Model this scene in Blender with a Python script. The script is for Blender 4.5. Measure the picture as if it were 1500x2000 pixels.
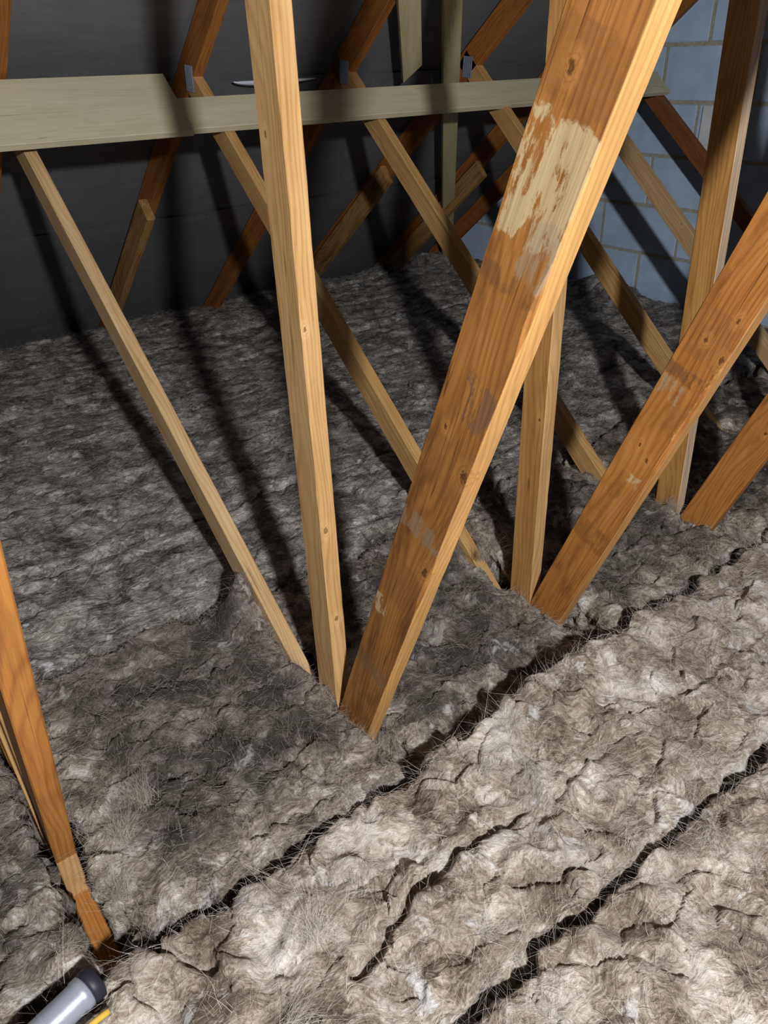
import bpy, bmesh, math, random
import numpy as np
from mathutils import Matrix, Vector

sc = bpy.context.scene
for o in list(bpy.data.objects):
    bpy.data.objects.remove(o)
COL = sc.collection

# ------------------------------------------------------------------ camera
# world frame (metres): X runs along each truss, Y along the ridge, Z up; the eye is at the origin
PITCH, YAW, ROLL, FPX = 0.5329, 0.6461, 0.0318, 1498.9
def camera_axes():
    h = Vector((-math.cos(YAW), math.sin(YAW), 0)); r = Vector((math.sin(YAW), math.cos(YAW), 0)); up = Vector((0, 0, 1))
    fw = h * math.cos(PITCH) - up * math.sin(PITCH); dn = -(h * math.sin(PITCH) + up * math.cos(PITCH))
    c, s = math.cos(ROLL), math.sin(ROLL)
    return c * r + s * dn, -s * r + c * dn, fw
R_, D_, F_ = camera_axes()
cd = bpy.data.cameras.new('camera'); cam = bpy.data.objects.new('camera', cd); COL.objects.link(cam)
cd.sensor_fit = 'HORIZONTAL'; cd.sensor_width = 36; cd.lens = FPX / 1500 * 36
cd.clip_start = 0.02; cd.clip_end = 50
cam.matrix_world = Matrix(((R_.x, -D_.x, -F_.x, 0), (R_.y, -D_.y, -F_.y, 0), (R_.z, -D_.z, -F_.z, 0), (0, 0, 0, 1)))
sc.camera = cam

# ------------------------------------------------------------------ light and exposure
w = bpy.data.worlds.new('loft_air'); sc.world = w; w.use_nodes = True
w.node_tree.nodes['Background'].inputs[0].default_value = (0.62, 0.74, 1.0, 1)
w.node_tree.nodes['Background'].inputs[1].default_value = 0.020
ld = bpy.data.lights.new('loft_lamp', 'POINT'); ld.energy = 285; ld.shadow_soft_size = 0.045; ld.color = (1.0, 0.97, 0.935)
lamp = bpy.data.objects.new('loft_lamp', ld); COL.objects.link(lamp); lamp.location = (0.88, -0.03, 0.40)
sc.view_settings.view_transform = 'Standard'; sc.view_settings.look = 'None'
sc.view_settings.gamma = 1; sc.view_settings.use_curve_mapping = False; sc.view_settings.exposure = 0.0
sc.cycles.use_denoising = True
sc.cycles.max_bounces = 4; sc.cycles.use_adaptive_sampling = True; sc.cycles.adaptive_threshold = 0.05

# ------------------------------------------------------------------ helpers
def tag(o, label=None, cat=None, group=None, kind=None):
    if label: o['label'] = label
    if cat: o['category'] = cat
    if group: o['group'] = group
    if kind: o['kind'] = kind
    return o
def empty(name, loc):
    o = bpy.data.objects.new(name, None); COL.objects.link(o); o.location = loc; o.empty_display_size = 0.1
    return o
def link(name, me, mat=None, parent=None, loc=(0, 0, 0), roty=0.0):
    """link a mesh object; loc is in world space (parents are never rotated)"""
    o = bpy.data.objects.new(name, me); COL.objects.link(o)
    if mat and not me.materials: me.materials.append(mat)
    if parent:
        o.parent = parent; p = parent
        l = Vector(loc)
        while p: l = l - p.location; p = p.parent
        o.location = l
    else: o.location = loc
    o.rotation_euler = (0, roty, 0)
    return o
def mesh(name, v, f, smooth=False):
    me = bpy.data.meshes.new(name); me.from_pydata([tuple(p) for p in v], [], f); me.update()
    if smooth: me.polygons.foreach_set('use_smooth', [True] * len(me.polygons))
    return me
def grid_mesh(name, P, close=False):
    """P: (n, m, 3) -> smooth quad grid, fast path"""
    n, m = P.shape[:2]; me = bpy.data.meshes.new(name)
    i = np.arange(n * m).reshape(n, m)
    q = np.stack([i[:-1, :-1], i[1:, :-1], i[1:, 1:], i[:-1, 1:]], -1).reshape(-1, 4)
    ring = np.concatenate([i[0, :], i[1:, -1], i[-1, -2::-1], i[-2:0:-1, 0]]) if close else None
    return fast_mesh(me, P.reshape(-1, 3), q, True, ring)
def fast_mesh(me, V, Q, smooth, ring=None):
    nq = len(Q); idx = Q.astype(np.int32).ravel(); st = np.arange(0, nq * 4, 4, dtype=np.int32)
    if ring is not None: st = np.append(st, np.int32(nq * 4)); idx = np.concatenate([idx, ring.astype(np.int32)])
    me.vertices.add(len(V)); me.vertices.foreach_set('co', V.astype(np.float32).ravel())
    me.loops.add(len(idx)); me.loops.foreach_set('vertex_index', idx)
    me.polygons.add(len(st)); me.polygons.foreach_set('loop_start', st)
    me.polygons.foreach_set('use_smooth', np.append(np.full(nq, smooth, dtype=bool), np.zeros(len(st) - nq, dtype=bool)))
    me.update(calc_edges=True); return me

# ------------------------------------------------------------------ numpy noise
_rng = np.random.default_rng(7)
_perm = np.concatenate([_rng.permutation(1024)] * 3)
_ang = _rng.uniform(0, 2 * np.pi, 1024); _gx, _gy = np.cos(_ang), np.sin(_ang)
_rx, _ry, _rz = _rng.random(1024), _rng.random(1024), _rng.random(1024)
def hsh(i, j): return _perm[(_perm[i & 1023] + j) & 1023]
def perlin(x, y):
    xi, yi = np.floor(x).astype(int), np.floor(y).astype(int); fx, fy = x - xi, y - yi
    u, v = fx * fx * fx * (fx * (fx * 6 - 15) + 10), fy * fy * fy * (fy * (fy * 6 - 15) + 10)
    def g(a, b):
        h = hsh(xi + a, yi + b); return _gx[h] * (fx - a) + _gy[h] * (fy - b)
    n0 = g(0, 0) * (1 - u) + g(1, 0) * u; n1 = g(0, 1) * (1 - u) + g(1, 1) * u
    return (n0 * (1 - v) + n1 * v) * 1.5
def fbm(x, y, o=4, gain=0.5):
    a, s, t = 1.0, 0.0, 0.0
    for k in range(o):
        s = s + a * perlin(x * 2 ** k + 17.3 * k, y * 2 ** k + 9.1 * k); t += a; a *= gain
    return s / t
def voronoi(x, y):
    """F1, F2, and the cell hash, tilt"""
    xi, yi = np.floor(x).astype(int), np.floor(y).astype(int)
    d1 = np.full(x.shape, 9.0); d2 = d1.copy(); c = np.zeros(x.shape, int); ox = np.zeros(x.shape); oy = np.zeros(x.shape)
    for a in (-1, 0, 1):
        for b in (-1, 0, 1):
            h = hsh(xi + a, yi + b); dx = xi + a + _rx[h] - x; dy = yi + b + _ry[h] - y; d = np.hypot(dx, dy)
            m = d < d1
            d2 = np.where(m, d1, np.minimum(d2, d)); c = np.where(m, h, c); ox = np.where(m, -dx, ox); oy = np.where(m, -dy, oy); d1 = np.where(m, d, d1)
    return d1, d2, c, ox, oy

# ------------------------------------------------------------------ materials
class NT:
    def __init__(s, name):
        s.m = bpy.data.materials.new(name); s.m.use_nodes = True; s.t = s.m.node_tree; s.n = s.t.nodes
        s.b = s.n['Principled BSDF']; s.tc = s.n.new('ShaderNodeTexCoord'); s.oi = s.n.new('ShaderNodeObjectInfo')
    def put(s, sock, v):
        if isinstance(v, bpy.types.NodeSocket): s.t.links.new(v, sock)
        elif v is not None:
            try: sock.default_value = v
            except Exception: sock.default_value = tuple(v) + (1,)
    def math(s, op, a, b=None, c=None, clamp=False):
        n = s.n.new('ShaderNodeMath'); n.operation = op; n.use_clamp = clamp
        for i, v in enumerate((a, b, c)): s.put(n.inputs[i], v)
        return n.outputs[0]
    def vmath(s, op, a, b=None, out=0):
        n = s.n.new('ShaderNodeVectorMath'); n.operation = op; s.put(n.inputs[0], a)
        if b is not None:
            if op == 'SCALE': s.put(n.inputs['Scale'], b)
            else: s.put(n.inputs[1], b)
        return n.outputs['Value'] if op in ('LENGTH', 'DISTANCE', 'DOT_PRODUCT') else n.outputs[0]
    def noise(s, vec, scale=1, detail=4, rough=0.55, dist=0, col=False):
        n = s.n.new('ShaderNodeTexNoise'); s.put(n.inputs['Vector'], vec); n.inputs['Scale'].default_value = scale
        n.inputs['Detail'].default_value = detail; n.inputs['Roughness'].default_value = rough; n.inputs['Distortion'].default_value = dist
        return n.outputs['Color' if col else 'Fac']
    def ramp(s, fac, pts, interp='LINEAR'):
        n = s.n.new('ShaderNodeValToRGB'); s.put(n.inputs[0], fac); n.color_ramp.interpolation = interp
        e = n.color_ramp.elements
        while len(e) < len(pts): e.new(0.5)
        for el, (p, c) in zip(e, pts):
            el.position = p; el.color = (c, c, c, 1) if isinstance(c, (int, float)) else tuple(c) + (1,)
        return n.outputs[0]
    def mix(s, fac, a, b, mode='MIX'):
        n = s.n.new('ShaderNodeMix'); n.data_type = 'RGBA'; n.blend_type = mode
        s.put(n.inputs[0], fac); s.put(n.inputs[6], a); s.put(n.inputs[7], b); return n.outputs[2]
    def map(s, v, a, b, c=0.0, d=1.0, smooth=True):
        n = s.n.new('ShaderNodeMapRange'); n.interpolation_type = 'SMOOTHSTEP' if smooth else 'LINEAR'
        for i, x in enumerate((v, a, b, c, d)): s.put(n.inputs[i], x)
        return n.outputs[0]
    def sep(s, v):
        n = s.n.new('ShaderNodeSeparateXYZ'); s.put(n.inputs[0], v); return n.outputs
    def comb(s, x, y, z):
        n = s.n.new('ShaderNodeCombineXYZ')
        for i, v in enumerate((x, y, z)): s.put(n.inputs[i], v)
        return n.outputs[0]
    def bump(s, h, dist, strength=1.0, normal=None):
        n = s.n.new('ShaderNodeBump'); s.put(n.inputs['Height'], h); n.inputs['Distance'].default_value = dist
        n.inputs['Strength'].default_value = strength
        if normal: s.put(n.inputs['Normal'], normal)
        return n.outputs[0]
    def done(s, col, rough=0.7, normal=None, spec=0.3, metal=0.0):
        s.put(s.b.inputs['Base Color'], col); s.put(s.b.inputs['Roughness'], rough)
        s.put(s.b.inputs['Specular IOR Level'], spec); s.put(s.b.inputs['Metallic'], metal)
        if normal: s.put(s.b.inputs['Normal'], normal)
        return s.m

def wood(name, light, mid, dark, knots=(), bands=(), blotch=0.35, grain=1.0, rough=0.6, edge_tint=None):
    """softwood; local Z is the length, local X the width. knots: (x, z, radius); bands: (x, z, half x, half z, colour, strength, fray)"""
    N = NT(name); p = N.tc.outputs['Object']; rnd = N.oi.outputs['Random']
    off = N.vmath('ADD', p, N.comb(N.math('MULTIPLY', rnd, 3.1), N.math('MULTIPLY', rnd, 1.7), N.math('MULTIPLY', rnd, 9.0)))
    x, y, z = N.sep(p)[:3]
    # growth rings about a pith line beside the plank, wandering along the length
    wob = N.noise(N.vmath('MULTIPLY', off, (7, 7, 1.6)), 1, 2, 0.5, col=True)
    q = N.vmath('ADD', N.vmath('MULTIPLY', p, (1, 1, 0.03)), N.vmath('SCALE', wob, 0.085))
    ring = N.n.new('ShaderNodeTexWave'); ring.wave_type = 'RINGS'; ring.rings_direction = 'Z'
    N.put(ring.inputs['Vector'], N.vmath('ADD', q, (0.02, 0.035, 0))); ring.inputs['Scale'].default_value = 46
    ring.inputs['Distortion'].default_value = 2.2; ring.inputs['Detail'].default_value = 2; ring.inputs['Detail Scale'].default_value = 1.5
    fine = N.noise(N.vmath('MULTIPLY', off, (420, 420, 7)), 1, 4, 0.6)
    broad = N.noise(N.vmath('MULTIPLY', off, (30, 30, 3.2)), 1, 4, 0.6)
    g = N.math('ADD', N.math('MULTIPLY', N.math('POWER', ring.outputs['Fac'], 2.5), 0.15 * grain), N.math('ADD', N.math('MULTIPLY', fine, 0.40), N.math('MULTIPLY', broad, 0.72)))
    c = N.ramp(g, [(0.34, light), (0.60, mid), (0.92, dark)])
    patch = N.noise(N.vmath('MULTIPLY', off, (18, 18, 6)), 1, 5, 0.65)
    c = N.mix(N.math('MULTIPLY', N.map(patch, 0.47, 0.72), blotch), c, dark)
    sh = N.noise(N.vmath('MULTIPLY', off, (48, 48, 0.9)), 1, 2, 0.5)
    lane = N.math('MULTIPLY', N.map(N.math('ABSOLUTE', N.math('SUBTRACT', sh, 0.5)), 0.011, 0.002), N.map(N.noise(N.vmath('MULTIPLY', off, (20, 20, 3)), 1, 2), 0.48, 0.6))
    c = N.mix(N.math('MULTIPLY', lane, 0.75), c, [k * 0.55 for k in dark] + [1])
    h = N.math('ADD', N.math('MULTIPLY', fine, 0.6), N.math('MULTIPLY', ring.outputs['Fac'], 0.5))
    wv = N.noise(off, 45, 4, 0.7, col=True)
    pw = N.vmath('ADD', p, N.vmath('SCALE', N.vmath('SUBTRACT', wv, (0.5, 0.5, 0.5)), 0.035))
    xw, yw, zw = N.sep(pw)[:3]
    for (bx, bz, hx, hz, bc, st, fray) in bands:
        ex = N.math('SUBTRACT', N.math('ABSOLUTE', N.math('SUBTRACT', xw, bx)), hx)
        ez = N.math('SUBTRACT', N.math('ABSOLUTE', N.math('SUBTRACT', zw, bz)), hz)
        e = N.math('MAXIMUM', ex, ez)
        m = N.map(e, 0.002, -0.004)
        front = N.map(y, 0.004, 0.001)
        fr = N.map(N.noise(N.vmath('MULTIPLY', off, (55, 55, 16)), 1, 6, 0.72), 0.5 + fray * 0.22, 0.5 - 0.02 + fray * 0.05) if fray else 1.0
        m = N.math('MULTIPLY', N.math('MULTIPLY', m, front), N.math('MULTIPLY', fr, st))
        tone = N.mix(N.map(fine, 0.35, 0.7), bc, [k * 0.72 for k in bc] + [1])
        c = N.mix(N.math('MULTIPLY', m, N.map(broad, 0.25, 0.6, 1.0, 0.62)), c, tone)
    if edge_tint:       # the narrow edge on +X is mixed towards a paler colour than the broad face
        em = N.math('MULTIPLY', N.map(x, edge_tint[0] - 0.0022, edge_tint[0] - 0.0006), edge_tint[2])
        c = N.mix(em, c, N.mix(N.map(g, 0.35, 0.8), list(edge_tint[1]) + [1], [k * 0.62 for k in edge_tint[1]] + [1]))
    for kn in knots:
        kx, kz, kr = kn[:3]; ky = kn[3] if len(kn) > 3 else 0.0
        d = N.vmath('LENGTH', N.vmath('MULTIPLY', N.vmath('SUBTRACT', p, (kx, ky, kz)), (1, 1 if ky else 0.5, 0.62)))
        dd = N.math('ADD', d, N.math('MULTIPLY', N.math('SUBTRACT', N.noise(p, 160, 2), 0.5), kr * 1.3))
        kr = kr * 0.62
        halo = N.math('MULTIPLY', N.map(dd, kr * 3.2, kr * 1.1), 0.28)
        c = N.mix(halo, c, [k * 1.35 for k in light] + [1])
        rings = N.math('SINE', N.math('MULTIPLY', dd, 5.5 / kr))
        c = N.mix(N.math('MULTIPLY', N.map(dd, kr * 2.0, kr * 1.0), N.map(rings, 0.2, 1.0, 0.0, 0.5)), c, dark)
        c = N.mix(N.math('MULTIPLY', N.map(dd, kr, kr * 0.5), 0.75), c, [k * 0.5 for k in dark] + [1])
        h = N.math('SUBTRACT', h, N.math('MULTIPLY', N.map(dd, kr, kr * 0.5), 0.8))
    return N.done(c, rough, N.bump(h, 0.00022, 0.8), 0.25)

def wool(name, pale, mid, dark, dust, dust_amt=0.3, spread=6.28, cell=24, white=0.5, swirl=1.0, middle=None, sss=0.5):
    """matted mineral wool: clumps of parallel fibres, each clump turned its own way"""
    N = NT(name); rnd = N.oi.outputs['Random']
    p = N.vmath('ADD', N.tc.outputs['Object'], N.comb(N.math('MULTIPLY', rnd, 7.0), N.math('MULTIPLY', rnd, 3.0), 0.0))
    wp = N.noise(p, 14, 3, 0.6, col=True)
    q = N.vmath('ADD', p, N.vmath('SCALE', N.vmath('SUBTRACT', wp, (0.5, 0.5, 0.5)), 0.075))
    def layer(sc_, sx, sy):
        v = N.n.new('ShaderNodeTexVoronoi'); v.feature = 'F1'; N.put(v.inputs['Vector'], q); v.inputs['Scale'].default_value = sc_
        r = N.n.new('ShaderNodeVectorRotate'); r.rotation_type = 'Z_AXIS'; N.put(r.inputs['Vector'], q)
        cr = N.sep(v.outputs['Color'])
        N.put(r.inputs['Angle'], N.math('MULTIPLY', N.math('SUBTRACT', cr[0], 0.5), spread))
        s = N.noise(N.vmath('MULTIPLY', r.outputs[0], (sx, sy, sx)), 1, 4, 0.62, 0.35)
        return s, v.outputs['Distance'], cr[1]
    s1, d1, t1 = layer(cell, 170, 26)
    # fibres drawn into swirls: a strongly warped, stretched noise
    w2 = N.vmath('SUBTRACT', N.noise(p, 7.5, 2, 0.5, col=True), (0.5, 0.5, 0.5))
    qs = N.vmath('ADD', p, N.vmath('MULTIPLY', w2, (0.30 * swirl, 0.30 * swirl, 0.1)))
    s2 = N.noise(N.vmath('MULTIPLY', qs, (150, 24, 110)), 1, 5, 0.62, 0.2)
    s3 = N.noise(N.vmath('MULTIPLY', qs, (560, 60, 500)), 1, 3, 0.6)
    big = N.noise(p, 10, 4, 0.6); med = N.noise(q, 30, 5, 0.62)
    f = N.math('ADD', N.math('MULTIPLY', s1, 0.30), N.math('ADD', N.math('MULTIPLY', s2, 0.46), N.math('MULTIPLY', s3, 0.16)))
    f = N.math('ADD', f, N.math('MULTIPLY', med, 0.20))
    f = N.math('ADD', f, N.math('MULTIPLY', N.math('SUBTRACT', t1, 0.5), 0.13))
    f = N.math('ADD', f, N.math('MULTIPLY', N.math('SUBTRACT', big, 0.5), 0.55))
    c = N.ramp(f, [(0.40, dark), (0.52, mid), (0.62, pale), (0.74, (0.80, 0.78, 0.76))])
    dm = N.math('MULTIPLY', N.map(N.noise(p, 9, 6, 0.7), 0.42, 0.66), dust_amt)
    if middle:
        ox, oy, oz = N.sep(N.tc.outputs['Object'])[:3]
        wv = N.math('MULTIPLY', N.math('SUBTRACT', N.noise(p, 7, 4, 0.65), 0.5), 0.9)
        e = N.math('ADD', N.math('MAXIMUM', N.math('DIVIDE', N.math('ABSOLUTE', N.math('ADD', ox, 0.04)), middle[0]), N.math('DIVIDE', N.math('ABSOLUTE', N.math('SUBTRACT', oy, 0.03)), middle[1])), wv)
        dm = N.math('MULTIPLY', N.math('ADD', dm, 0.55), N.map(e, 1.10, 0.55, 0.12, 1.0), None, True)
    c = N.mix(dm, c, dust)
    lint = N.math('MULTIPLY', N.map(N.math('ADD', N.noise(q, 16, 2, 0.5), N.math('MULTIPLY', s2, 0.35)), 0.80, 0.92), white)
    c = N.mix(lint, c, (0.78, 0.80, 0.84, 1))
    hgt = N.math('ADD', N.math('MULTIPLY', s1, 0.8), N.math('ADD', N.math('MULTIPLY', s2, 1.1), N.math('ADD', N.math('MULTIPLY', s3, 0.25), N.math('MULTIPLY', med, 1.0))))
    if sss:
        N.b.inputs['Subsurface Weight'].default_value = sss; N.b.inputs['Subsurface Radius'].default_value = (0.009, 0.008, 0.007); N.b.inputs['Subsurface Scale'].default_value = 1.0
    return N.done(c, 1.0, N.bump(hgt, 0.0075, 1.0), 0.05)

ORANGE = dict(light=(0.53, 0.257, 0.072), mid=(0.41, 0.168, 0.040), dark=(0.18, 0.064, 0.018))
M_upright = wood('pine_upright', (0.64, 0.43, 0.225), (0.54, 0.33, 0.14), (0.32, 0.17, 0.06), knots=[(0.034, 0.605, 0.009, 0.010), (0.034, 0.98, 0.007, 0.006), (0.034, 0.40, 0.008, 0.017), (-0.015, 1.26, 0.007)], blotch=0.2)
PALE = (0.62, 0.50, 0.30)
M_wide = wood('pine_wide_web', edge_tint=(0.04625, (0.70, 0.40, 0.145), 0.85), knots=[(-0.015, 1.429, 0.009), (-0.019, 0.99, 0.006), (0.037, 0.946, 0.013), (0.034, 0.733, 0.012)], blotch=0.8,
    bands=[(0.0, 1.325, 0.08, 0.066, PALE, 1.0, 0.30), (0.03, 1.262, 0.03, 0.035, (0.34, 0.27, 0.19), 0.8, 0.55), (0.022, 1.052, 0.034, 0.036, (0.15, 0.085, 0.062), 0.9, 0.15),
           (0.0, 0.798, 0.08, 0.021, (0.30, 0.225, 0.15), 0.95, 0.12), (-0.034, 0.573, 0.022, 0.020, PALE, 1.0, 0.25), (0.0, 0.40, 0.08, 0.022, (0.24, 0.15, 0.08), 0.8, 0.25), (0.0, 1.215, 0.08, 0.012, (0.17, 0.08, 0.035), 0.7, 0.3),
           (0.01, 1.435, 0.08, 0.035, (0.20, 0.085, 0.032), 0.5, 0.45), (0.01, 0.93, 0.05, 0.05, (0.23, 0.10, 0.036), 0.5, 0.4), (0.01, 0.66, 0.05, 0.05, (0.23, 0.10, 0.036), 0.5, 0.5)],
    light=(0.46, 0.225, 0.064), mid=(0.325, 0.138, 0.035), dark=(0.13, 0.048, 0.016))
M_web2 = wood('pine_second_wide_web', edge_tint=(0.04625, (0.62, 0.36, 0.14), 0.6), knots=[(0.025, 1.039, 0.008), (-0.005, 0.98, 0.008), (0.037, 0.966, 0.010), (-0.011, 0.727, 0.007), (0.018, 0.708, 0.007)], blotch=0.75,
    bands=[(-0.022, 0.864, 0.03, 0.021, (0.38, 0.31, 0.20), 0.95, 0.12), (0.0, 0.903, 0.06, 0.014, (0.10, 0.055, 0.035), 0.85, 0.15), (0.018, 0.65, 0.012, 0.012, PALE, 0.8, 0.5), (0, 0.46, 0.06, 0.03, (0.12, 0.05, 0.02), 0.5, 0.35), (0.044, 0.86, 0.006, 0.10, (0.78, 0.50, 0.17), 0.9, 0.15), (0.0, 0.99, 0.06, 0.05, (0.22, 0.10, 0.04), 0.5, 0.5)], **ORANGE)
M_up3 = wood('pine_ochre_upright', (0.53, 0.31, 0.11), (0.43, 0.22, 0.065), (0.22, 0.09, 0.028), edge_tint=(0.037, (0.66, 0.51, 0.37), 0.9), blotch=0.35)
M_web3 = wood('pine_orange_web', knots=[(0.01, 0.55, 0.008), (-0.02, 0.75, 0.007)], blotch=0.3, **ORANGE)
M_up2 = wood('pine_brown_upright', (0.52, 0.30, 0.11), (0.42, 0.21, 0.065), (0.22, 0.09, 0.028), edge_tint=(0.0335, (0.62, 0.39, 0.18), 0.8), knots=[(0.02, 0.65, 0.007)], blotch=0.35)
M_short = wood('pine_tan_short_web', (0.66, 0.49, 0.30), (0.55, 0.37, 0.19), (0.36, 0.21, 0.09), knots=[(0.02, 1.0, 0.007)], blotch=0.15)
M_short2 = wood('pine_honey_short_web', (0.60, 0.41, 0.19), (0.49, 0.29, 0.11), (0.30, 0.15, 0.05), blotch=0.2)
M_rafter = wood('pine_rafter', (0.43, 0.185, 0.045), (0.32, 0.122, 0.028), (0.14, 0.045, 0.013), blotch=0.4)
M_stub = wood('pine_stub', (0.48, 0.30, 0.12), (0.36, 0.20, 0.07), (0.12, 0.06, 0.025), blotch=0.7)
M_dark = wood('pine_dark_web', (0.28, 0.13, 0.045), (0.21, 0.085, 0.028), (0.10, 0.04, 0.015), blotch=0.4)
M_treated = wood('green_treated_pine', (0.62, 0.59, 0.43), (0.55, 0.52, 0.37), (0.42, 0.39, 0.25), blotch=0.15, grain=0.5, knots=[(0.01, 0.9, 0.006)])
M_brace = wood('pale_brace_pine', (0.58, 0.53, 0.34), (0.50, 0.45, 0.27), (0.36, 0.31, 0.17), blotch=0.2, grain=0.5)
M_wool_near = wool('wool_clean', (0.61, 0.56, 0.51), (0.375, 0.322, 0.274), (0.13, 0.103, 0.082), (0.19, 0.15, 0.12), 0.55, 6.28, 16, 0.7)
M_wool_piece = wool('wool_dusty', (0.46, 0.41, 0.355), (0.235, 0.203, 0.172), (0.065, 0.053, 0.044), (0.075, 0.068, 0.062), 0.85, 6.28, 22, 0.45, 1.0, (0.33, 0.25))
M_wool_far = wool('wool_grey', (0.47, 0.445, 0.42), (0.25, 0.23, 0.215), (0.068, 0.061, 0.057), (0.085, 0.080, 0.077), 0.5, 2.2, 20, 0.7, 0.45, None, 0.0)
def fibre_mat(name, c):
    N = NT(name); r = N.noise(N.tc.outputs['Object'], 30, 2)
    return N.done(N.mix(N.map(r, 0.35, 0.65), [k * 0.75 for k in c] + [1], list(c) + [1]), 0.9, None, 0.15)
M_fib_near = fibre_mat('fibre_pale', (0.66, 0.62, 0.57)); M_fib_piece = fibre_mat('fibre_beige', (0.44, 0.40, 0.35)); M_fib_far = fibre_mat('fibre_grey', (0.42, 0.41, 0.40))

def m_block(name, base):
    N = NT(name); p = N.tc.outputs['Object']
    q = N.vmath('ADD', p, N.vmath('SCALE', N.comb(N.oi.outputs['Random'], N.oi.outputs['Random'], 0.3), 9))
    n1 = N.noise(q, 9, 4); n2 = N.noise(q, 220, 3)
    c = N.mix(N.map(n1, 0.3, 0.7), [k * 0.90 for k in base] + [1], [k * 1.08 for k in base] + [1])
    c = N.mix(N.math('MULTIPLY', N.map(n2, 0.6, 0.75), 0.25), c, [k * 0.6 for k in base] + [1])
    return N.done(c, 0.9, N.bump(n2, 0.0012, 0.6), 0.15)
M_block = m_block('blue_grey_block', (0.50, 0.66, 0.90)); M_block_white = m_block('white_smeared_block', (0.72, 0.76, 0.82))
def m_mortar():
    N = NT('mortar'); n = N.noise(N.tc.outputs['Object'], 70, 5)
    return N.done(N.ramp(n, [(0.3, (0.34, 0.335, 0.29)), (0.7, (0.52, 0.51, 0.45))]), 0.95, N.bump(n, 0.003, 0.8), 0.1)
M_mortar = m_mortar()
def m_felt():
    N = NT('roofing_felt'); p = N.tc.outputs['Object']
    n1 = N.noise(p, 3.5, 5, 0.6); n2 = N.noise(p, 130, 3); weave = N.noise(N.vmath('MULTIPLY', p, (40, 6, 40)), 1, 3)
    c = N.ramp(N.math('ADD', N.math('MULTIPLY', n1, 0.6), N.math('MULTIPLY', weave, 0.4)), [(0.3, (0.115, 0.118, 0.128)), (0.7, (0.165, 0.168, 0.180))])
    c = N.mix(N.map(N.noise(p, 30, 2), 0.72, 0.76, 0, 0.3), c, (0.35, 0.34, 0.33, 1))
    return N.done(c, 0.85, N.bump(N.math('ADD', n2, weave), 0.0012, 0.6), 0.2)
M_felt = m_felt()
def m_plain(name, c, rough=0.5, metal=0.0, spec=0.4, var=0.12, sc_=60):
    N = NT(name); n = N.noise(N.tc.outputs['Object'], sc_, 4)
    return N.done(N.mix(n, [k * (1 - var) for k in c] + [1], [min(1, k * (1 + var)) for k in c] + [1]), rough, N.bump(n, 0.0004, 0.5), spec, metal)
M_plate = m_plain('galvanised_plate', (0.30, 0.33, 0.42), 0.45, 0.55, 0.5, 0.25)
M_flap = m_plain('pale_underlay_edge', (0.62, 0.68, 0.80), 0.6)
M_board = m_plain('plasterboard_back', (0.22, 0.20, 0.18), 0.9)
M_tube = m_plain('silver_grey_tube', (0.42, 0.47, 0.58), 0.32, 0.45, 0.5, 0.06)
M_tube_end = m_plain('black_rubber', (0.02, 0.022, 0.035), 0.5)
M_yellow = m_plain('yellow_scrap', (0.62, 0.42, 0.06), 0.6)

# ------------------------------------------------------------------ timber
def plank_mesh(name, wdt, thk, length, ch=0.002, rough=0.0, segs=1, seed=0, wane=()):
    """prism: X in [-w/2, w/2], Y in [0, t], Z in [0, length]; chamfered arrises, slightly uneven if rough > 0"""
    r = random.Random(seed); hw = wdt / 2
    sec = [(-hw + ch, 0), (hw - ch, 0), (hw, ch), (hw, thk - ch), (hw - ch, thk), (-hw + ch, thk), (-hw, thk - ch), (-hw, ch)]
    V, Fc = [], []
    for i in range(segs + 1):
        z = length * i / segs
        cut = 0.0
        for (wz, wl, wd) in wane:
            cut = max(cut, wd * max(0.0, 1 - abs((z - wz) / wl) ** 2))
        for k, (x, y) in enumerate(sec):
            j = rough if 0 < i < segs else 0
            dx, dy = r.uniform(-j, j), r.uniform(-j, j)
            if k == 1: dx -= cut
            if k == 2: dy += cut
            V.append((x + dx, y + dy, z))
    for i in range(segs):
        for k in range(8):
            a, b = i * 8 + k, i * 8 + (k + 1) % 8
            Fc.append((a, b, b + 8, a + 8))
    Fc.append(tuple(range(7, -1, -1))); Fc.append(tuple(range(segs * 8, segs * 8 + 8)))
    return mesh(name, V, Fc)
_pm = {}
def member(name, parent, x0, s, z0, z1, wdt, Y, thk, mat, label=None, **kw):
    """a timber in the plane Y (front face), its axis x = x0 + s z"""
    L = (z1 - z0) * math.hypot(1, s); key = (wdt, thk, round(L, 4), tuple(kw.items()), mat.name)
    if key not in _pm: _pm[key] = plank_mesh(name, wdt, thk, L, **kw)
    o = link(name, _pm[key], mat, parent, (x0 + s * z0, Y, z0), math.atan(s))
    if label: o['label'] = label
    return o
T = 0.035
def gusset_mesh():
    """pressed nail plate: thin sheet with rows of punched tooth slots standing as small ridges"""
    bm = bmesh.new(); wx, wz, t = 0.052, 0.074, 0.0014
    bmesh.ops.create_cube(bm, size=1, matrix=Matrix.Diagonal((wx, t, wz, 1)))
    for i in range(5):
        for j in range(8):
            bmesh.ops.create_cube(bm, size=1, matrix=Matrix.Translation((-wx / 2 + wx * (i + .5) / 5, -t, -wz / 2 + wz * (j + .5) / 8)) @ Matrix.Diagonal((0.003, 0.002, 0.009, 1)))
    me = bpy.data.meshes.new('gusset'); bm.to_mesh(me); bm.free(); me.materials.append(M_plate); return me
GUS = gusset_mesh()
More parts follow.
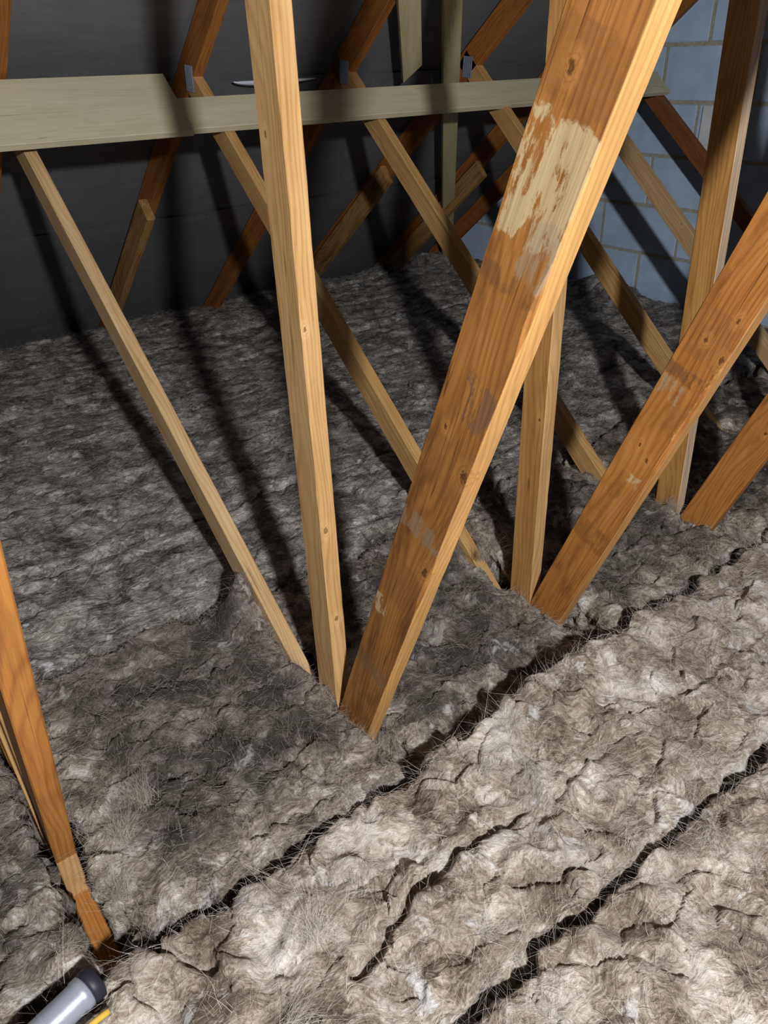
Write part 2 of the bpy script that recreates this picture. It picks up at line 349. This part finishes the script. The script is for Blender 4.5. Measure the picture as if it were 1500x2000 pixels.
# front planes of the trusses and how each one's members lie (x0, slope)
YT = [0.040, 0.6265, 1.2265, 1.8265, 2.4265, 3.0265, 3.455]
LAB = ['orange roof truss nearest the lens, cut off by the left edge of the picture',
       'roof truss in the middle foreground, its wide diagonal web bearing a pale scraped patch',
       'second roof truss behind the scraped one, its wide web knotty with a small grey patch',
       'third roof truss, upright dark at its top, wide web cut by the right edge',
       'fourth roof truss, rafter with a split brown stub, short web passing behind the knotty web',
       'fifth roof truss, its tan short web crossing the blue-grey block wall alone',
       'darkest roof truss, standing closest to the blue-grey block wall']
trusses = []
JOIST = plank_mesh('ceiling_joist', 0.09, T, 8.2)
for k, Y in enumerate(YT):
    t = empty('roof_truss', (-1.05, Y, -1.36)); tag(t, LAB[k], 'roof truss', 'trusses of the loft roof'); trusses.append(t)
    A = {1: (-1.0765, -0.0235), 2: (-1.0625, -0.003), 3: (-1.0785, -0.0265)}.get(k, (-1.0735, -0.0185))
    B = {0: (-0.5475, 0.444), 1: (-0.5085, 0.385), 2: (-0.511, 0.3875), 3: (-0.505, 0.382)}.get(k, (-0.509, 0.385))
    W = {1: (-2.669, -1.211), 2: (-2.634, -1.147), 3: (-2.642, -1.141), 4: (-2.609, -1.124), 5: (-2.64, -1.14), 6: (-2.645, -1.19)}.get(k, (-2.631, -1.147))
    Rf = {1: (-2.555, 1.24), 2: (-2.577, 1.21), 3: (-2.573, 1.21), 4: (-2.555, 1.27)}.get(k, (-2.567, 1.23))
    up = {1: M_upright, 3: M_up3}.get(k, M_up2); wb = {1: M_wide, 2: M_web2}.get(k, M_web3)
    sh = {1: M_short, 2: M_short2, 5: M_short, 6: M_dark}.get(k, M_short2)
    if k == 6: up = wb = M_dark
    fine_ = dict(segs=90, rough=0.0004, seed=k) if k in (1, 2) else {}
    zt_b = (A[0] - 2.0) and 2.2
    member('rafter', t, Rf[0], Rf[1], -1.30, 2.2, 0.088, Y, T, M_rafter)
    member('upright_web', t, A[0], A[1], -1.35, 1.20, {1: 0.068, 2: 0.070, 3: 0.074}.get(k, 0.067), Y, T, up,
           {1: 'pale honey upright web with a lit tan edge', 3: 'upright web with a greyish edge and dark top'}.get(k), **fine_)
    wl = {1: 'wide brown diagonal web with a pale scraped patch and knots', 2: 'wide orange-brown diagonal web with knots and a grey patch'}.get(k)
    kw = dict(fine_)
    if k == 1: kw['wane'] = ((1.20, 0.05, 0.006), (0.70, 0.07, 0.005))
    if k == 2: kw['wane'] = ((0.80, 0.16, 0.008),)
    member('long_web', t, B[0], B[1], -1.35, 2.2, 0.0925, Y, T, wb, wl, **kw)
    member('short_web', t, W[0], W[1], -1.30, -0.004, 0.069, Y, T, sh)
    link('ceiling_joist', JOIST, M_web3, t, (-5.0, Y, -1.315), math.pi / 2)
    # metal plates at the rafter node and the ceiling node
    zx = 0.0
    link('gusset_plate', GUS, None, t, (-2.574, Y - 0.0012, -0.036), 0.1)
    link('gusset_plate', GUS, None, t, (-1.05, Y - 0.0012, -1.315), math.pi / 2)
# short timbers fixed alongside the feet of the rafters
STUB = plank_mesh('rafter_stub', 0.090, 0.035, 0.95, ch=0.003)
for k, xz, lab in [(2, (-3.068, -0.478), 'reddish stub with a pale sawn end'), (4, (-3.092, -0.467), 'split brown stub'), (5, (-3.072, -0.496), 'ochre stub end')]:
    s = 1.23; a = math.atan(s); L = 0.95; Y = YT[k] - 0.0352
    link('rafter_stub', STUB, M_stub, trusses[k], (xz[0] - L * math.sin(a), Y, xz[1] - L * math.cos(a)), a)['label'] = lab
s = 1.23; a = math.atan(s)

# boards along the ridge direction, lying on the top edges of the short webs
def board(name, p0, p1, up, nrm, wdt, thk, mat, cut=0.0, over=0.0):
    """rectangular board from p0 to p1 (lower inner arris line), 'up' across its width, 'nrm' its thickness; cut skews the far end"""
    p0, p1, up, nrm = Vector(p0), Vector(p1), Vector(up).normalized(), Vector(nrm).normalized()
    ax = (p1 - p0).normalized(); L = (p1 - p0).length
    me = plank_mesh(name, wdt, thk, L, ch=0.0015)
    for v in me.vertices:
        if v.co.z > L / 2: v.co.z += cut * (v.co.x / wdt + 0.5)
    o = bpy.data.objects.new(name, me); COL.objects.link(o); me.materials.append(mat)
    mw = Matrix((( up.x, nrm.x, ax.x, 0), (up.y, nrm.y, ax.y, 0), (up.z, nrm.z, ax.z, 0), (0, 0, 0, 1)))
    mw.translation = p0 + up * (wdt / 2)
    o.matrix_world = mw; return o
d = Vector((-1.147, 0, 1)).normalized(); nv = Vector((1, 0, 1.147)).normalized()
def on_web(z, lift): return Vector((-2.5787 - 1.1467 * z, 0, z)) + nv * lift
b0 = on_web(-0.180, 0.001)
nb = board('ridgeway_binder', (b0.x, 0.86, b0.z), (b0.x, 3.50, b0.z), d, nv, 0.121, 0.022, M_treated)
nb.name = 'roof_binder'; tag(nb, 'long narrow grey-green binder board running to the block wall', 'board')
b1 = on_web(-0.199, 0.0245)
wbd = board('wide_binder', (b1.x, -0.75, b1.z), (b1.x, 1.10, b1.z), d, nv, 0.222, 0.022, M_treated)
wbd.name = 'wide_roof_board'; tag(wbd, 'wide pale grey-green board at upper left, lapping the narrow binder', 'board')
# diagonal braces under the rafters
def under(y, z, lift=0.0):
    n_ = Vector((1, 0, -1.22)).normalized(); return Vector((-2.499 + 1.22 * z, y, z)) + n_ * lift
nu = Vector((1, 0, -1.22)).normalized()
def brace(yc0, z0, yc1, z1, wdt, nm, lab, cut):
    p0, p1 = under(yc0, z0, 0.006), under(yc1, z1, 0.006)
    ax = (p1 - p0).normalized(); u = nu.cross(ax)
    o = board(nm, p0 - u * (wdt / 2), p1 - u * (wdt / 2), u, nu, wdt, 0.020, M_brace)
    me = o.data
    for v in me.vertices:
        if v.co.z < 0.02: v.co.z -= cut * (v.co.x / wdt)
    return tag(o, lab, 'brace', 'diagonal braces under the rafters')
brace(2.098, -0.030, 0.95, 1.05, 0.078, 'diagonal_brace', 'short-looking pale brace ending in a slanted cut above the binder', 0.055)
brace(3.440, -1.075, 1.25, 0.92, 0.070, 'diagonal_brace', 'pale brace passing behind the binder down to the wool', 0.0)

# ------------------------------------------------------------------ the shell
root = empty('ceiling', (-2.6, 1.5, 0.0)); tag(root, kind='structure')
ys = np.linspace(-1.6, 3.80, 109)
def felt_sheet(z_lo, z_hi, seed):
    n = 26; u = np.linspace(0, 1, n)
    Z, Yg = np.meshgrid(z_lo + (z_hi - z_lo) * u, ys, indexing='ij')
    base = -2.640 + 1.225 * Z
    ph = np.min(np.abs(Yg[..., None] - np.array([y + T / 2 for y in YT] + [-0.56, -1.16])), -1)
    sag = 0.014 * np.clip(ph / 0.3, 0, 1) ** 2 + 0.004 * fbm(Yg * 5 + seed, Z * 5, 3)
    out = 0.004 + 0.010 * (1 - (Z - z_lo) / (z_hi - z_lo)) - 0.6 * sag * 0   # lower edge tucks behind the sheet below
    off = out + 0.012 - sag * 0.55
    nx, nz = -1 / math.hypot(1, 1.225), 1.225 / math.hypot(1, 1.225)
    lap = 0.004 * perlin(Yg * 3.1 + seed * 3, Z * 0)
    P = np.stack([base + nx * off, Yg, Z + nz * off + lap * u[:, None]], -1)
    P -= np.array(root.location)
    o = link('felt_sheet', grid_mesh('felt_sheet', P), M_felt); o.parent = root
    return o
for i, (a_, b_) in enumerate([(-1.62, -1.09), (-1.19, -0.575), (-0.68, -0.055), (-0.16, 0.465), (0.36, 0.985), (0.88, 1.5)]): felt_sheet(a_, b_, i)
# a pale lifted strip at the lap of two sheets
n = 24; V = []; Fc = []
for i in range(n + 1):
    t_ = i / n; y = 1.44 + 0.34 * t_; h = 0.024 * math.sin(math.pi * min(1, t_ * 1.0)) ** 0.7 * (1 - 0.55 * t_) + 0.001
    for j in range(3):
        z = -0.052 - h * j / 2; V.append((-2.632 + 1.225 * z + 0.004 + 0.010 * (j == 1), y, z))
for i in range(n):
    for j in range(2): a_ = i * 3 + j; Fc.append((a_, a_ + 3, a_ + 4, a_ + 1))
fl = link('lifted_felt_edge', mesh('lifted_felt_edge', [Vector(v) - root.location for v in V], Fc, True), M_flap); fl.parent = root
fl['label'] = 'pale bluish strip where the felt lap lifts'
sm = fl.modifiers.new('thick', 'SOLIDIFY'); sm.thickness = 0.0015

YG = 3.7087
wall = bpy.data.objects.new('wall_back', None)
bm = bmesh.new(); bmesh.ops.create_cube(bm, size=1, matrix=Matrix.Diagonal((5.4, 0.1, 3.2, 1)))
me = bpy.data.meshes.new('wall_back'); bm.to_mesh(me); bm.free()
wall = link('wall_back', me, M_mortar, None, (-1.7, YG + 0.056, 0.0)); tag(wall, kind='structure')
BW, BH, J = 0.466, 0.2265, 0.013
bm = bmesh.new(); bmesh.ops.create_cube(bm, size=1, matrix=Matrix.Diagonal((BW, 0.06, BH, 1)))
bmesh.ops.bevel(bm, geom=[e for e in bm.edges], offset=0.004, segments=1, affect='EDGES')
BLK = bpy.data.meshes.new('block'); bm.to_mesh(BLK); bm.free()
rb = random.Random(3)
g0, gh = 0.0172, 0.2404
for r_ in range(-5, 7):                     # bed joints at g0 - gh * r
    zc = g0 - gh * r_ - gh / 2 + 0.003
    shift = -2.816 if (r_ % 2) == 1 else -2.550
    for c_ in range(-3, 10):
        xc = shift + c_ * (BW + J) + BW / 2 + J / 2
        if xc < -4.2 or xc > 0.8 or (zc - BH / 2 > (xc + BW / 2 + 2.64) / 1.225 + 0.1): continue
        o = link('block', BLK, M_block, wall, (xc + rb.uniform(-.003, .003), YG + 0.034 + rb.uniform(-.0015, .0015), zc + rb.uniform(-.002, .002)))
BLK.materials[0] = M_block
# a narrow whitish closer piece in the course below the binder
bm = bmesh.new(); bmesh.ops.create_cube(bm, size=1, matrix=Matrix.Diagonal((0.085, 0.012, BH, 1)))
bmesh.ops.bevel(bm, geom=[e for e in bm.edges], offset=0.003, segments=1, affect='EDGES')
me = bpy.data.meshes.new('closer_block'); bm.to_mesh(me); bm.free()
link('closer_block', me, M_block_white, wall, (-2.262, YG - 0.003, g0 - gh * 1.5))['label'] = 'narrow whitish closer block'
bm = bmesh.new(); bmesh.ops.create_cube(bm, size=1, matrix=Matrix.Diagonal((8.6, 6.4, 0.012, 1)))
me = bpy.data.meshes.new('floor'); bm.to_mesh(me); bm.free()
tag(link('floor', me, M_board, None, (-1.0, 1.4, -1.3665)), kind='structure')

# ------------------------------------------------------------------ mineral wool
def profile(a, b, arr, D, r):
    """points of an inverted U: up the side at a, along the top through arr, down at b -> (pos, drop, normal, arc)"""
    P = []
    for dz in np.linspace(D, r, 7): P.append((a, dz, -1.0))
    for t_ in np.linspace(0, math.pi / 2, 7)[1:]: P.append((a + r - r * math.cos(t_), r - r * math.sin(t_), -math.cos(t_)))
    for x in arr:
        if a + r < x < b - r: P.append((x, 0.0, 0.0))
    for t_ in np.linspace(math.pi / 2, 0, 7): P.append((b - r + r * math.cos(t_), r - r * math.sin(t_), math.cos(t_)))
    for dz in np.linspace(r, D, 7)[1:]: P.append((b, dz, 1.0))
    P = np.array(P); arc = np.concatenate([[0], np.cumsum(np.hypot(np.diff(P[:, 0]), np.diff(P[:, 1])))])
    return P[:, 0], P[:, 1], P[:, 2], arc + a
def seg_dist(x, y, pl):
    d_ = np.full(x.shape, 9.0)
    for (ax, ay), (bx, by) in zip(pl[:-1], pl[1:]):
        ux, uy = bx - ax, by - ay; L2 = ux * ux + uy * uy
        t_ = np.clip(((x - ax) * ux + (y - ay) * uy) / L2, 0, 1); d_ = np.minimum(d_, np.hypot(x - ax - t_ * ux, y - ay - t_ * uy))
    return d_
def ribbons(roots, dirs, lift, length, width, curl, rng, segs=4):
    """thin curved strips, vectorised; roots (n,3), dirs (n,3) unit"""
    n = len(roots); t_ = np.linspace(0, 1, segs + 1)
    side = np.cross(dirs, rng.normal(size=(n, 3))); side /= np.linalg.norm(side, axis=1, keepdims=True) + 1e-9
    bend = rng.normal(size=(n, 3)) * curl[:, None]
    V = np.empty((n, segs + 1, 2, 3))
    for i, tt in enumerate(t_):
        c = roots + dirs * (length * tt)[:, None] + bend * (length * tt * tt)[:, None]
        c[:, 2] += lift * length * 4 * tt * (1 - tt) * 0.5
        wd = (width * (1 - 0.75 * tt))[:, None] * side * 0.5
        V[:, i, 0] = c - wd; V[:, i, 1] = c + wd
    idx = np.arange(n * (segs + 1) * 2).reshape(n, segs + 1, 2)
    Q = np.stack([idx[:, :-1, 0], idx[:, :-1, 1], idx[:, 1:, 1], idx[:, 1:, 0]], -1).reshape(-1, 4)
    return V.reshape(-1, 3), Q
def quilt(name, label, x0, x1, y0, y1, z0, sx, sy, mat, fmat, seed, D=0.11, r=0.022, lump=0.014, clump=0.006, streak=0.0022, cs=0.05,
          along=0.0, bumps=(), cracks=(), nf=2000, flen=(0.008, 0.03), tufts=(), fw=0.00042, tilt=(0, 0), fine_y=None, edge=1.0):
    rng = np.random.default_rng(seed)
    xs = np.arange(x0, x1, sx)
    if fine_y:
        a_, b_ = fine_y; yy = np.concatenate([np.arange(y0, a_, sy * 3), np.arange(a_, b_, sy), np.arange(b_, y1, sy * 3)])
    else: yy = np.arange(y0, y1, sy)
    px, dx, nx, ax = profile(x0, x1, xs, D, r); py, dy, ny, ay = profile(y0, y1, yy, D, r)
    X, Y = np.meshgrid(px, py, indexing='ij'); DX, DY = np.meshgrid(dx, dy, indexing='ij'); NX, NY = np.meshgrid(nx, ny, indexing='ij'); A, B = np.meshgrid(ax, ay, indexing='ij')
    o1, o2 = seed * 13.7, seed * 7.9
    Z = z0 + tilt[0] * (X - x0) + tilt[1] * (Y - y0) - np.maximum(DX, DY)
    for (cx, cy, rx, ry, h) in bumps: Z += h * np.exp(-((X - cx) / rx) ** 2 - ((Y - cy) / ry) ** 2) * np.clip(1 - np.maximum(DX, DY) / D, 0, 1)
    NZ = np.sqrt(np.clip(1 - np.minimum(1, NX ** 2 + NY ** 2), 0, 1)); nn = np.sqrt(NX ** 2 + NY ** 2 + NZ ** 2) + 1e-6
    NX, NY, NZ = NX / nn, NY / nn, NZ / nn
    # clumps of fibre
    wa = A + 0.045 * fbm(A * 9 + o1, B * 9 + o2, 3) ; wb_ = B + 0.045 * fbm(A * 9 + o2 + 5, B * 9 + o1 + 3, 3)
    if along: wb2 = wb_ / (1 + along)
    else: wb2 = wb_
    f1, f2, cell, ox, oy = voronoi(wa / cs + o1, wb2 / cs + o2)
    ang = (_rz[cell] - 0.5) * 2 * math.pi
    if along: ang = math.pi / 2 + (_rz[cell] - 0.5) * 1.6
    # streaks run along ang in each clump
    u_ = wa * np.cos(ang) + wb_ * np.sin(ang); v_ = -wa * np.sin(ang) + wb_ * np.cos(ang)
    st = fbm(u_ * 28 + o1, v_ * 170 + o2, 3, 0.6)
    tl = (_rx[cell] - 0.5) * ox + (_ry[cell] - 0.5) * oy
    crease = np.exp(-((f2 - f1) / 0.10) ** 2)
    disp = lump * fbm(A * 7 + o1, B * 7 / (1 + along) + o2, 3) * 1.6 + clump * ((_rz[(cell * 7) & 1023] - 0.5) * 1.3 + 1.9 * tl) - clump * 0.4 * crease * (_rz[(cell * 3) & 1023]) \
        + streak * st * 1.6 + 0.0016 * fbm(A * 60, B * 60, 3)
    disp = disp + lump * 0.9 * (np.sqrt(fbm(wa * 11 + o2, wb2 * 11 + o1, 2) ** 2 + 0.006) * 2 - 0.5) * (1.0 if not along else 0.6)
    side = np.clip(np.maximum(DX, DY) / r, 0, 1) * np.clip(1.1 - 0.6 * np.maximum(DX, DY) / D, 0, 1)
    disp = disp + edge * side * (0.010 * fbm(A * 13 + 3, B * 13 + o1, 4) * 1.8)
    for (pl, dep, wd) in cracks:
        jx, jy = X + 0.012 * fbm(X * 26, Y * 26 + 9, 3), Y + 0.012 * fbm(X * 26 + 4, Y * 26, 3)
        q = seg_dist(jx, jy, pl); disp = disp - dep * np.exp(-(q / wd) ** 2) + dep * 0.22 * np.exp(-((q - wd * 2.6) / (wd * 1.6)) ** 2)
    P = np.stack([X + NX * disp, Y + NY * disp, Z + NZ * disp], -1)
    org = np.array([(x0 + x1) / 2, (y0 + y1) / 2, z0 - D])
    o = link(name, grid_mesh(name, P - org, True), mat, None, org); tag(o, label, 'insulation')
    # loose fibres standing off the surface
    R, Dr, Ln = [], [], []
    if nf:
        wgt = np.ones(X.shape); wgt[np.maximum(DX, DY) > 0.05] = 0.1; wgt += 3.0 * (np.maximum(DX, DY) > 0.0) * (np.maximum(DX, DY) < 0.03) * edge
        gx = np.gradient(px)[:, None] + np.gradient(dx)[:, None] * 0; gy = np.gradient(py)[None, :]
        wgt = wgt * np.abs(np.clip(gx, 1e-4, None)) * np.clip(gy, 1e-4, None) + 2e-8 * edge * (np.maximum(DX, DY) > 0) * (np.maximum(DX, DY) < 0.03)
        pick = rng.choice(X.size, nf, p=(wgt / wgt.sum()).ravel())
        rt = P.reshape(-1, 3)[pick] + rng.normal(size=(nf, 3)) * 0.0015
        an = ang.ravel()[pick] + rng.normal(0, 0.5, nf) + rng.integers(0, 2, nf) * math.pi
        nrm = np.stack([NX.ravel()[pick], NY.ravel()[pick], NZ.ravel()[pick]], 1)
        dr = np.stack([np.cos(an), np.sin(an), np.zeros(nf)], 1) + nrm * rng.uniform(-0.02, 0.30, nf)[:, None]
        dr /= np.linalg.norm(dr, axis=1, keepdims=True)
        R.append(rt); Dr.append(dr); Ln.append(rng.uniform(*flen, nf) * rng.choice([0.6, 1, 1.4], nf))
    for (tx, ty, tz, vx, vy, vz, cnt, ln, spr) in tufts:
        cnt = int(cnt * 1.1); ln = ln * 0.8; spr = spr * 1.5
        rt = np.array([tx, ty, tz]) + rng.normal(size=(cnt, 3)) * ln * np.array([0.16, 0.16, 0.08])
        dr = np.array([vx, vy, vz]) + rng.normal(size=(cnt, 3)) * spr; dr /= np.linalg.norm(dr, axis=1, keepdims=True)
        R.append(rt); Dr.append(dr); Ln.append(rng.uniform(0.5, 1.1, cnt) * ln)
    if R:
        R, Dr, Ln = np.concatenate(R), np.concatenate(Dr), np.concatenate(Ln); n = len(R)
        V, Q = ribbons(R, Dr, rng.uniform(0.0, 0.35, n), Ln, fw * rng.uniform(0.5, 1.3, n), rng.uniform(0.1, 0.8, n), rng)
        m_ = bpy.data.meshes.new('loose_fibres'); fast_mesh(m_, V - org, Q, True); m_.materials.append(fmat)
        f_ = bpy.data.objects.new('loose_fibres', m_); COL.objects.link(f_); f_.parent = o; f_['kind'] = 'stuff'
    return o
NEARF = dict(mat=M_wool_near, fmat=M_fib_near); PIECE = dict(mat=M_wool_piece, fmat=M_fib_piece); FAR = dict(mat=M_wool_far, fmat=M_fib_far)
quilt('insulation_roll', 'pale fluffy wool roll in the bottom right corner', -0.372, 0.01, -0.30, 3.64, -1.112, 0.0032, 0.0032, seed=1, fine_y=(0.25, 1.6), cs=0.075, lump=0.017, clump=0.011,
      nf=14000, flen=(0.012, 0.05), cracks=[([(-0.33, 0.80), (-0.295, 0.86)], 0.012, 0.008)], tufts=[(-0.335, 0.90, -1.10, 0.5, -0.6, 0.15, 160, 0.07, 0.25)], **NEARF)
quilt('insulation_roll', 'pale torn wool roll between the two long dark gaps', -0.752, -0.392, -0.34, 3.64, -1.122, 0.0032, 0.0032, seed=2, fine_y=(0.0, 2.0), cs=0.07, lump=0.018, clump=0.012,
      nf=20000, flen=(0.012, 0.05), bumps=[(-0.74, 1.05, 0.10, 0.32, 0.052), (-0.5, 0.55, 0.1, 0.15, 0.012)],
      cracks=[([(-0.569, 0.70), (-0.567, 0.62), (-0.572, 0.56), (-0.563, 0.45), (-0.536, 0.37), (-0.526, 0.32)], 0.028, 0.009), ([(-0.41, 0.717), (-0.449, 0.676), (-0.479, 0.59)], 0.022, 0.008),
              ([(-0.548, 1.0), (-0.573, 0.937), (-0.552, 0.77)], 0.014, 0.008), ([(-0.76, 0.10), (-0.67, 0.163)], 0.026, 0.009), ([(-0.56, 1.15), (-0.56, 1.9)], 0.012, 0.010)],
      tufts=[(-0.62, 0.78, -1.115, 0.75, -0.35, 0.25, 260, 0.085, 0.22), (-0.66, 0.70, -1.11, 0.2, 0.8, 0.35, 160, 0.06, 0.3), (-0.60, 0.30, -1.11, -0.6, 0.2, 0.5, 300, 0.075, 0.35), (-0.72, 0.86, -1.10, 0.8, 0.2, 0.1, 200, 0.07, 0.3),
             (-0.45, 0.50, -1.115, 0.5, 0.2, 0.25, 160, 0.06, 0.3), (-0.52, 0.20, -1.115, 0.3, 0.9, 0.2, 160, 0.07, 0.3)], **NEARF)
quilt('insulation_piece', 'dark dusty wool piece left of the scraped truss, corner torn up', -1.468, -0.782, 0.084, 0.618, -1.140, 0.0036, 0.0036, seed=3, cs=0.045, lump=0.016, clump=0.0075,
      nf=14000, flen=(0.008, 0.030), bumps=[(-1.355, 0.605, 0.028, 0.03, 0.075), (-1.36, 0.59, 0.06, 0.06, 0.055), (-1.22, 0.60, 0.14, 0.05, 0.022), (-0.90, 0.6, 0.12, 0.05, 0.006)],
      cracks=[([(-0.973, 0.325), (-1.03, 0.325), (-1.05, 0.25)], 0.018, 0.008), ([(-0.984, 0.239), (-0.945, 0.261)], 0.02, 0.008), ([(-0.813, 0.466), (-0.831, 0.392), (-0.829, 0.329)], 0.014, 0.008), ([(-0.93, 0.06), (-0.82, 0.085), (-0.75, 0.12)], 0.03, 0.009)],
      tufts=[(-1.375, 0.605, -1.075, -0.1, 0.1, 0.9, 140, 0.05, 0.3), (-1.30, 0.60, -1.09, -0.2, 0.2, 0.6, 200, 0.04, 0.4), (-0.95, 0.14, -1.12, -0.5, 0.3, 0.6, 260, 0.075, 0.3), (-0.86, 0.10, -1.13, -0.3, 0.3, 0.5, 200, 0.06, 0.35), (-1.0, 0.20, -1.12, -0.8, 0.2, 0.4, 200, 0.08, 0.3)], **PIECE)
quilt('insulation_piece', 'dusty wool piece between the scraped and the knotty truss', -1.468, -0.790, 0.682, 1.216, -1.176, 0.0036, 0.0036, seed=4, cs=0.045, lump=0.016, clump=0.007,
      nf=11000, flen=(0.008, 0.028), bumps=[(-1.29, 1.18, 0.04, 0.04, 0.06), (-1.30, 1.13, 0.09, 0.08, 0.03), (-0.95, 1.16, 0.12, 0.07, 0.012), (-1.05, 0.72, 0.1, 0.06, -0.02), (-0.80, 1.0, 0.10, 0.22, -0.03)],
      cracks=[([(-1.40, 0.80), (-1.372, 0.88), (-1.351, 1.014)], 0.02, 0.008)],
      tufts=[(-1.17, 1.20, -1.13, 0.0, 0.1, 0.95, 200, 0.06, 0.25), (-1.28, 1.19, -1.12, -0.2, 0.1, 0.8, 160, 0.045, 0.35)], **PIECE)
quilt('insulation_piece', 'wool piece right of the knotty truss, ragged along its far edge', -1.468, -0.792, 1.276, 1.818, -1.150, 0.0042, 0.0042, seed=5, cs=0.05, lump=0.018, clump=0.008, nf=9000,
      bumps=[(-1.15, 1.6, 0.12, 0.12, 0.02), (-1.0, 1.8, 0.15, 0.05, 0.015)], cracks=[([(-1.47, 1.55), (-1.25, 1.52), (-1.1, 1.45)], 0.02, 0.009), ([(-1.00, 1.50), (-0.985, 1.65), (-0.92, 1.80)], 0.016, 0.008)],
      tufts=[(-1.02, 1.80, -1.13, 0.3, 0.5, 0.3, 240, 0.05, 0.5)], **PIECE)
quilt('insulation_piece', 'dim wool piece behind the third truss, at the right edge', -1.47, -0.782, 1.874, 2.418, -1.150, 0.006, 0.006, seed=6, cs=0.055, lump=0.022, nf=5000, bumps=[(-1.3, 2.3, 0.15, 0.12, 0.05), (-0.95, 1.92, 0.15, 0.06, 0.02)], **PIECE)
quilt('insulation_piece', 'dark wool piece behind the fourth truss, out at the right edge', -1.47, -0.782, 2.474, 3.018, -1.150, 0.008, 0.008, seed=7, cs=0.055, nf=2000, **PIECE)
quilt('insulation_piece', 'dark wool piece before the block wall, beyond the right edge', -1.47, -0.782, 3.074, 3.64, -1.150, 0.010, 0.010, seed=8, cs=0.055, nf=500, **PIECE)
quilt('insulation_piece', 'shadowed wool piece at the lower left, before the nearest truss', -1.475, -0.782, -0.52, 0.030, -1.140, 0.0042, 0.0042, seed=9, cs=0.05, lump=0.018, clump=0.009, nf=7000, edge=0.3,
      tufts=[(-0.82, 0.0, -1.12, 0.5, 0.4, 0.4, 200, 0.05, 0.4)], bumps=[(-0.80, 0.01, 0.06, 0.05, 0.015)], **PIECE)
WHICH = ['first', 'second', 'third', 'fourth', 'fifth', 'sixth', 'last']
PLACE = ['nearest of the grey wool rolls laid towards the eaves', 'second grey wool roll counting from the cut pieces to the eaves', 'third grey wool roll counting from the cut pieces to the eaves',
         'middle grey wool roll, fourth from the cut pieces to the eaves', 'grey wool roll two short of the eaves roll', 'grey wool roll next to the one at the eaves', 'grey wool roll tucked under the felt at the eaves']
for i in range(7):
    xa = -1.508 - 0.384 * i; near = i < 3
    bp = [(xa - 0.19, y_, 0.16, 0.18, h_) for y_, h_ in zip(np.random.default_rng(40 + i).uniform(-0.2, 3.5, 5), np.random.default_rng(60 + i).uniform(-0.012, 0.03, 5))]
    if i in (2, 3): bp += [(-2.66, 3.58, 0.20, 0.13, 0.085)]
    if i == 5: bp += [(-3.6, 2.0, 0.2, 0.2, 0.03)]
    if i == 6: bp += [(-3.84, 2.35, 0.10, 0.25, 0.045), (-3.84, 3.3, 0.10, 0.3, 0.06)]
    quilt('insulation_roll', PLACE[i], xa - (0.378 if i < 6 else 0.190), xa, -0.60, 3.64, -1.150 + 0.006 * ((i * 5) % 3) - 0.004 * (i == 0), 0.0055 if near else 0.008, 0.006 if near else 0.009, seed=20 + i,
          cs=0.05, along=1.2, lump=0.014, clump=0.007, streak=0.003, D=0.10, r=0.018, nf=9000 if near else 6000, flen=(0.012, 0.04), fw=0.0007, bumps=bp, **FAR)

# ------------------------------------------------------------------ small things
def lathe(name, prof, n=28):
    V, Fc = [], []
    for (r_, z) in prof:
        for k in range(n): V.append((r_ * math.cos(2 * math.pi * k / n), r_ * math.sin(2 * math.pi * k / n), z))
    for i in range(len(prof) - 1):
        for k in range(n): Fc.append((i * n + k, i * n + (k + 1) % n, (i + 1) * n + (k + 1) % n, (i + 1) * n + k))
    Fc.append(tuple(range(n - 1, -1, -1))); Fc.append(tuple(range((len(prof) - 1) * n, len(prof) * n)))
    return mesh(name, V, Fc, True)
p0, p1 = Vector((-0.690, -0.135, -1.098)), Vector((-0.735, 0.022, -1.102))
tube = empty('grey_tube', p0); tag(tube, 'short silver-grey tube with a dark end, lying in the bottom left corner', 'tube')
ax = (p1 - p0); L = ax.length; rot = ax.to_track_quat('Z', 'Y').to_euler()
def tube_part(nm, prof, mat):
    o = link(nm, lathe(nm, prof), mat); o.parent = tube; o.rotation_euler = rot; return o
tube_part('barrel', [(0.020, 0), (0.022, 0.004), (0.022, L - 0.03), (0.0235, L - 0.028), (0.0235, L - 0.018), (0.022, L - 0.016)], M_tube)
tube_part('end_cap', [(0.0225, L - 0.016), (0.0245, L - 0.012), (0.0245, L), (0.019, L + 0.003), (0.017, L - 0.004)], M_tube_end)
V = []; Fc = []
for i in range(13):
    t_ = i / 12
    c = Vector((-0.664 - 0.012 * t_, -0.040 + 0.062 * t_, -1.090 + 0.006 * math.sin(t_ * 3)))
    for k in range(8):
        a_ = 2 * math.pi * k / 8; V.append(c + Vector((0.0045 * math.cos(a_), 0.0, 0.0045 * math.sin(a_))))
for i in range(12):
    for k in range(8): Fc.append((i * 8 + k, i * 8 + (k + 1) % 8, i * 8 + 8 + (k + 1) % 8, i * 8 + 8 + k))
Fc.append(tuple(range(7, -1, -1))); Fc.append(tuple(range(96, 104)))
sc_o = Vector((-0.68, 0.0, -1.10))
tag(link('yellow_cable', mesh('yellow_cable', [v - sc_o for v in V], Fc, True), M_yellow, None, sc_o), 'short end of yellow cable beside the silver-grey tube', 'cable')
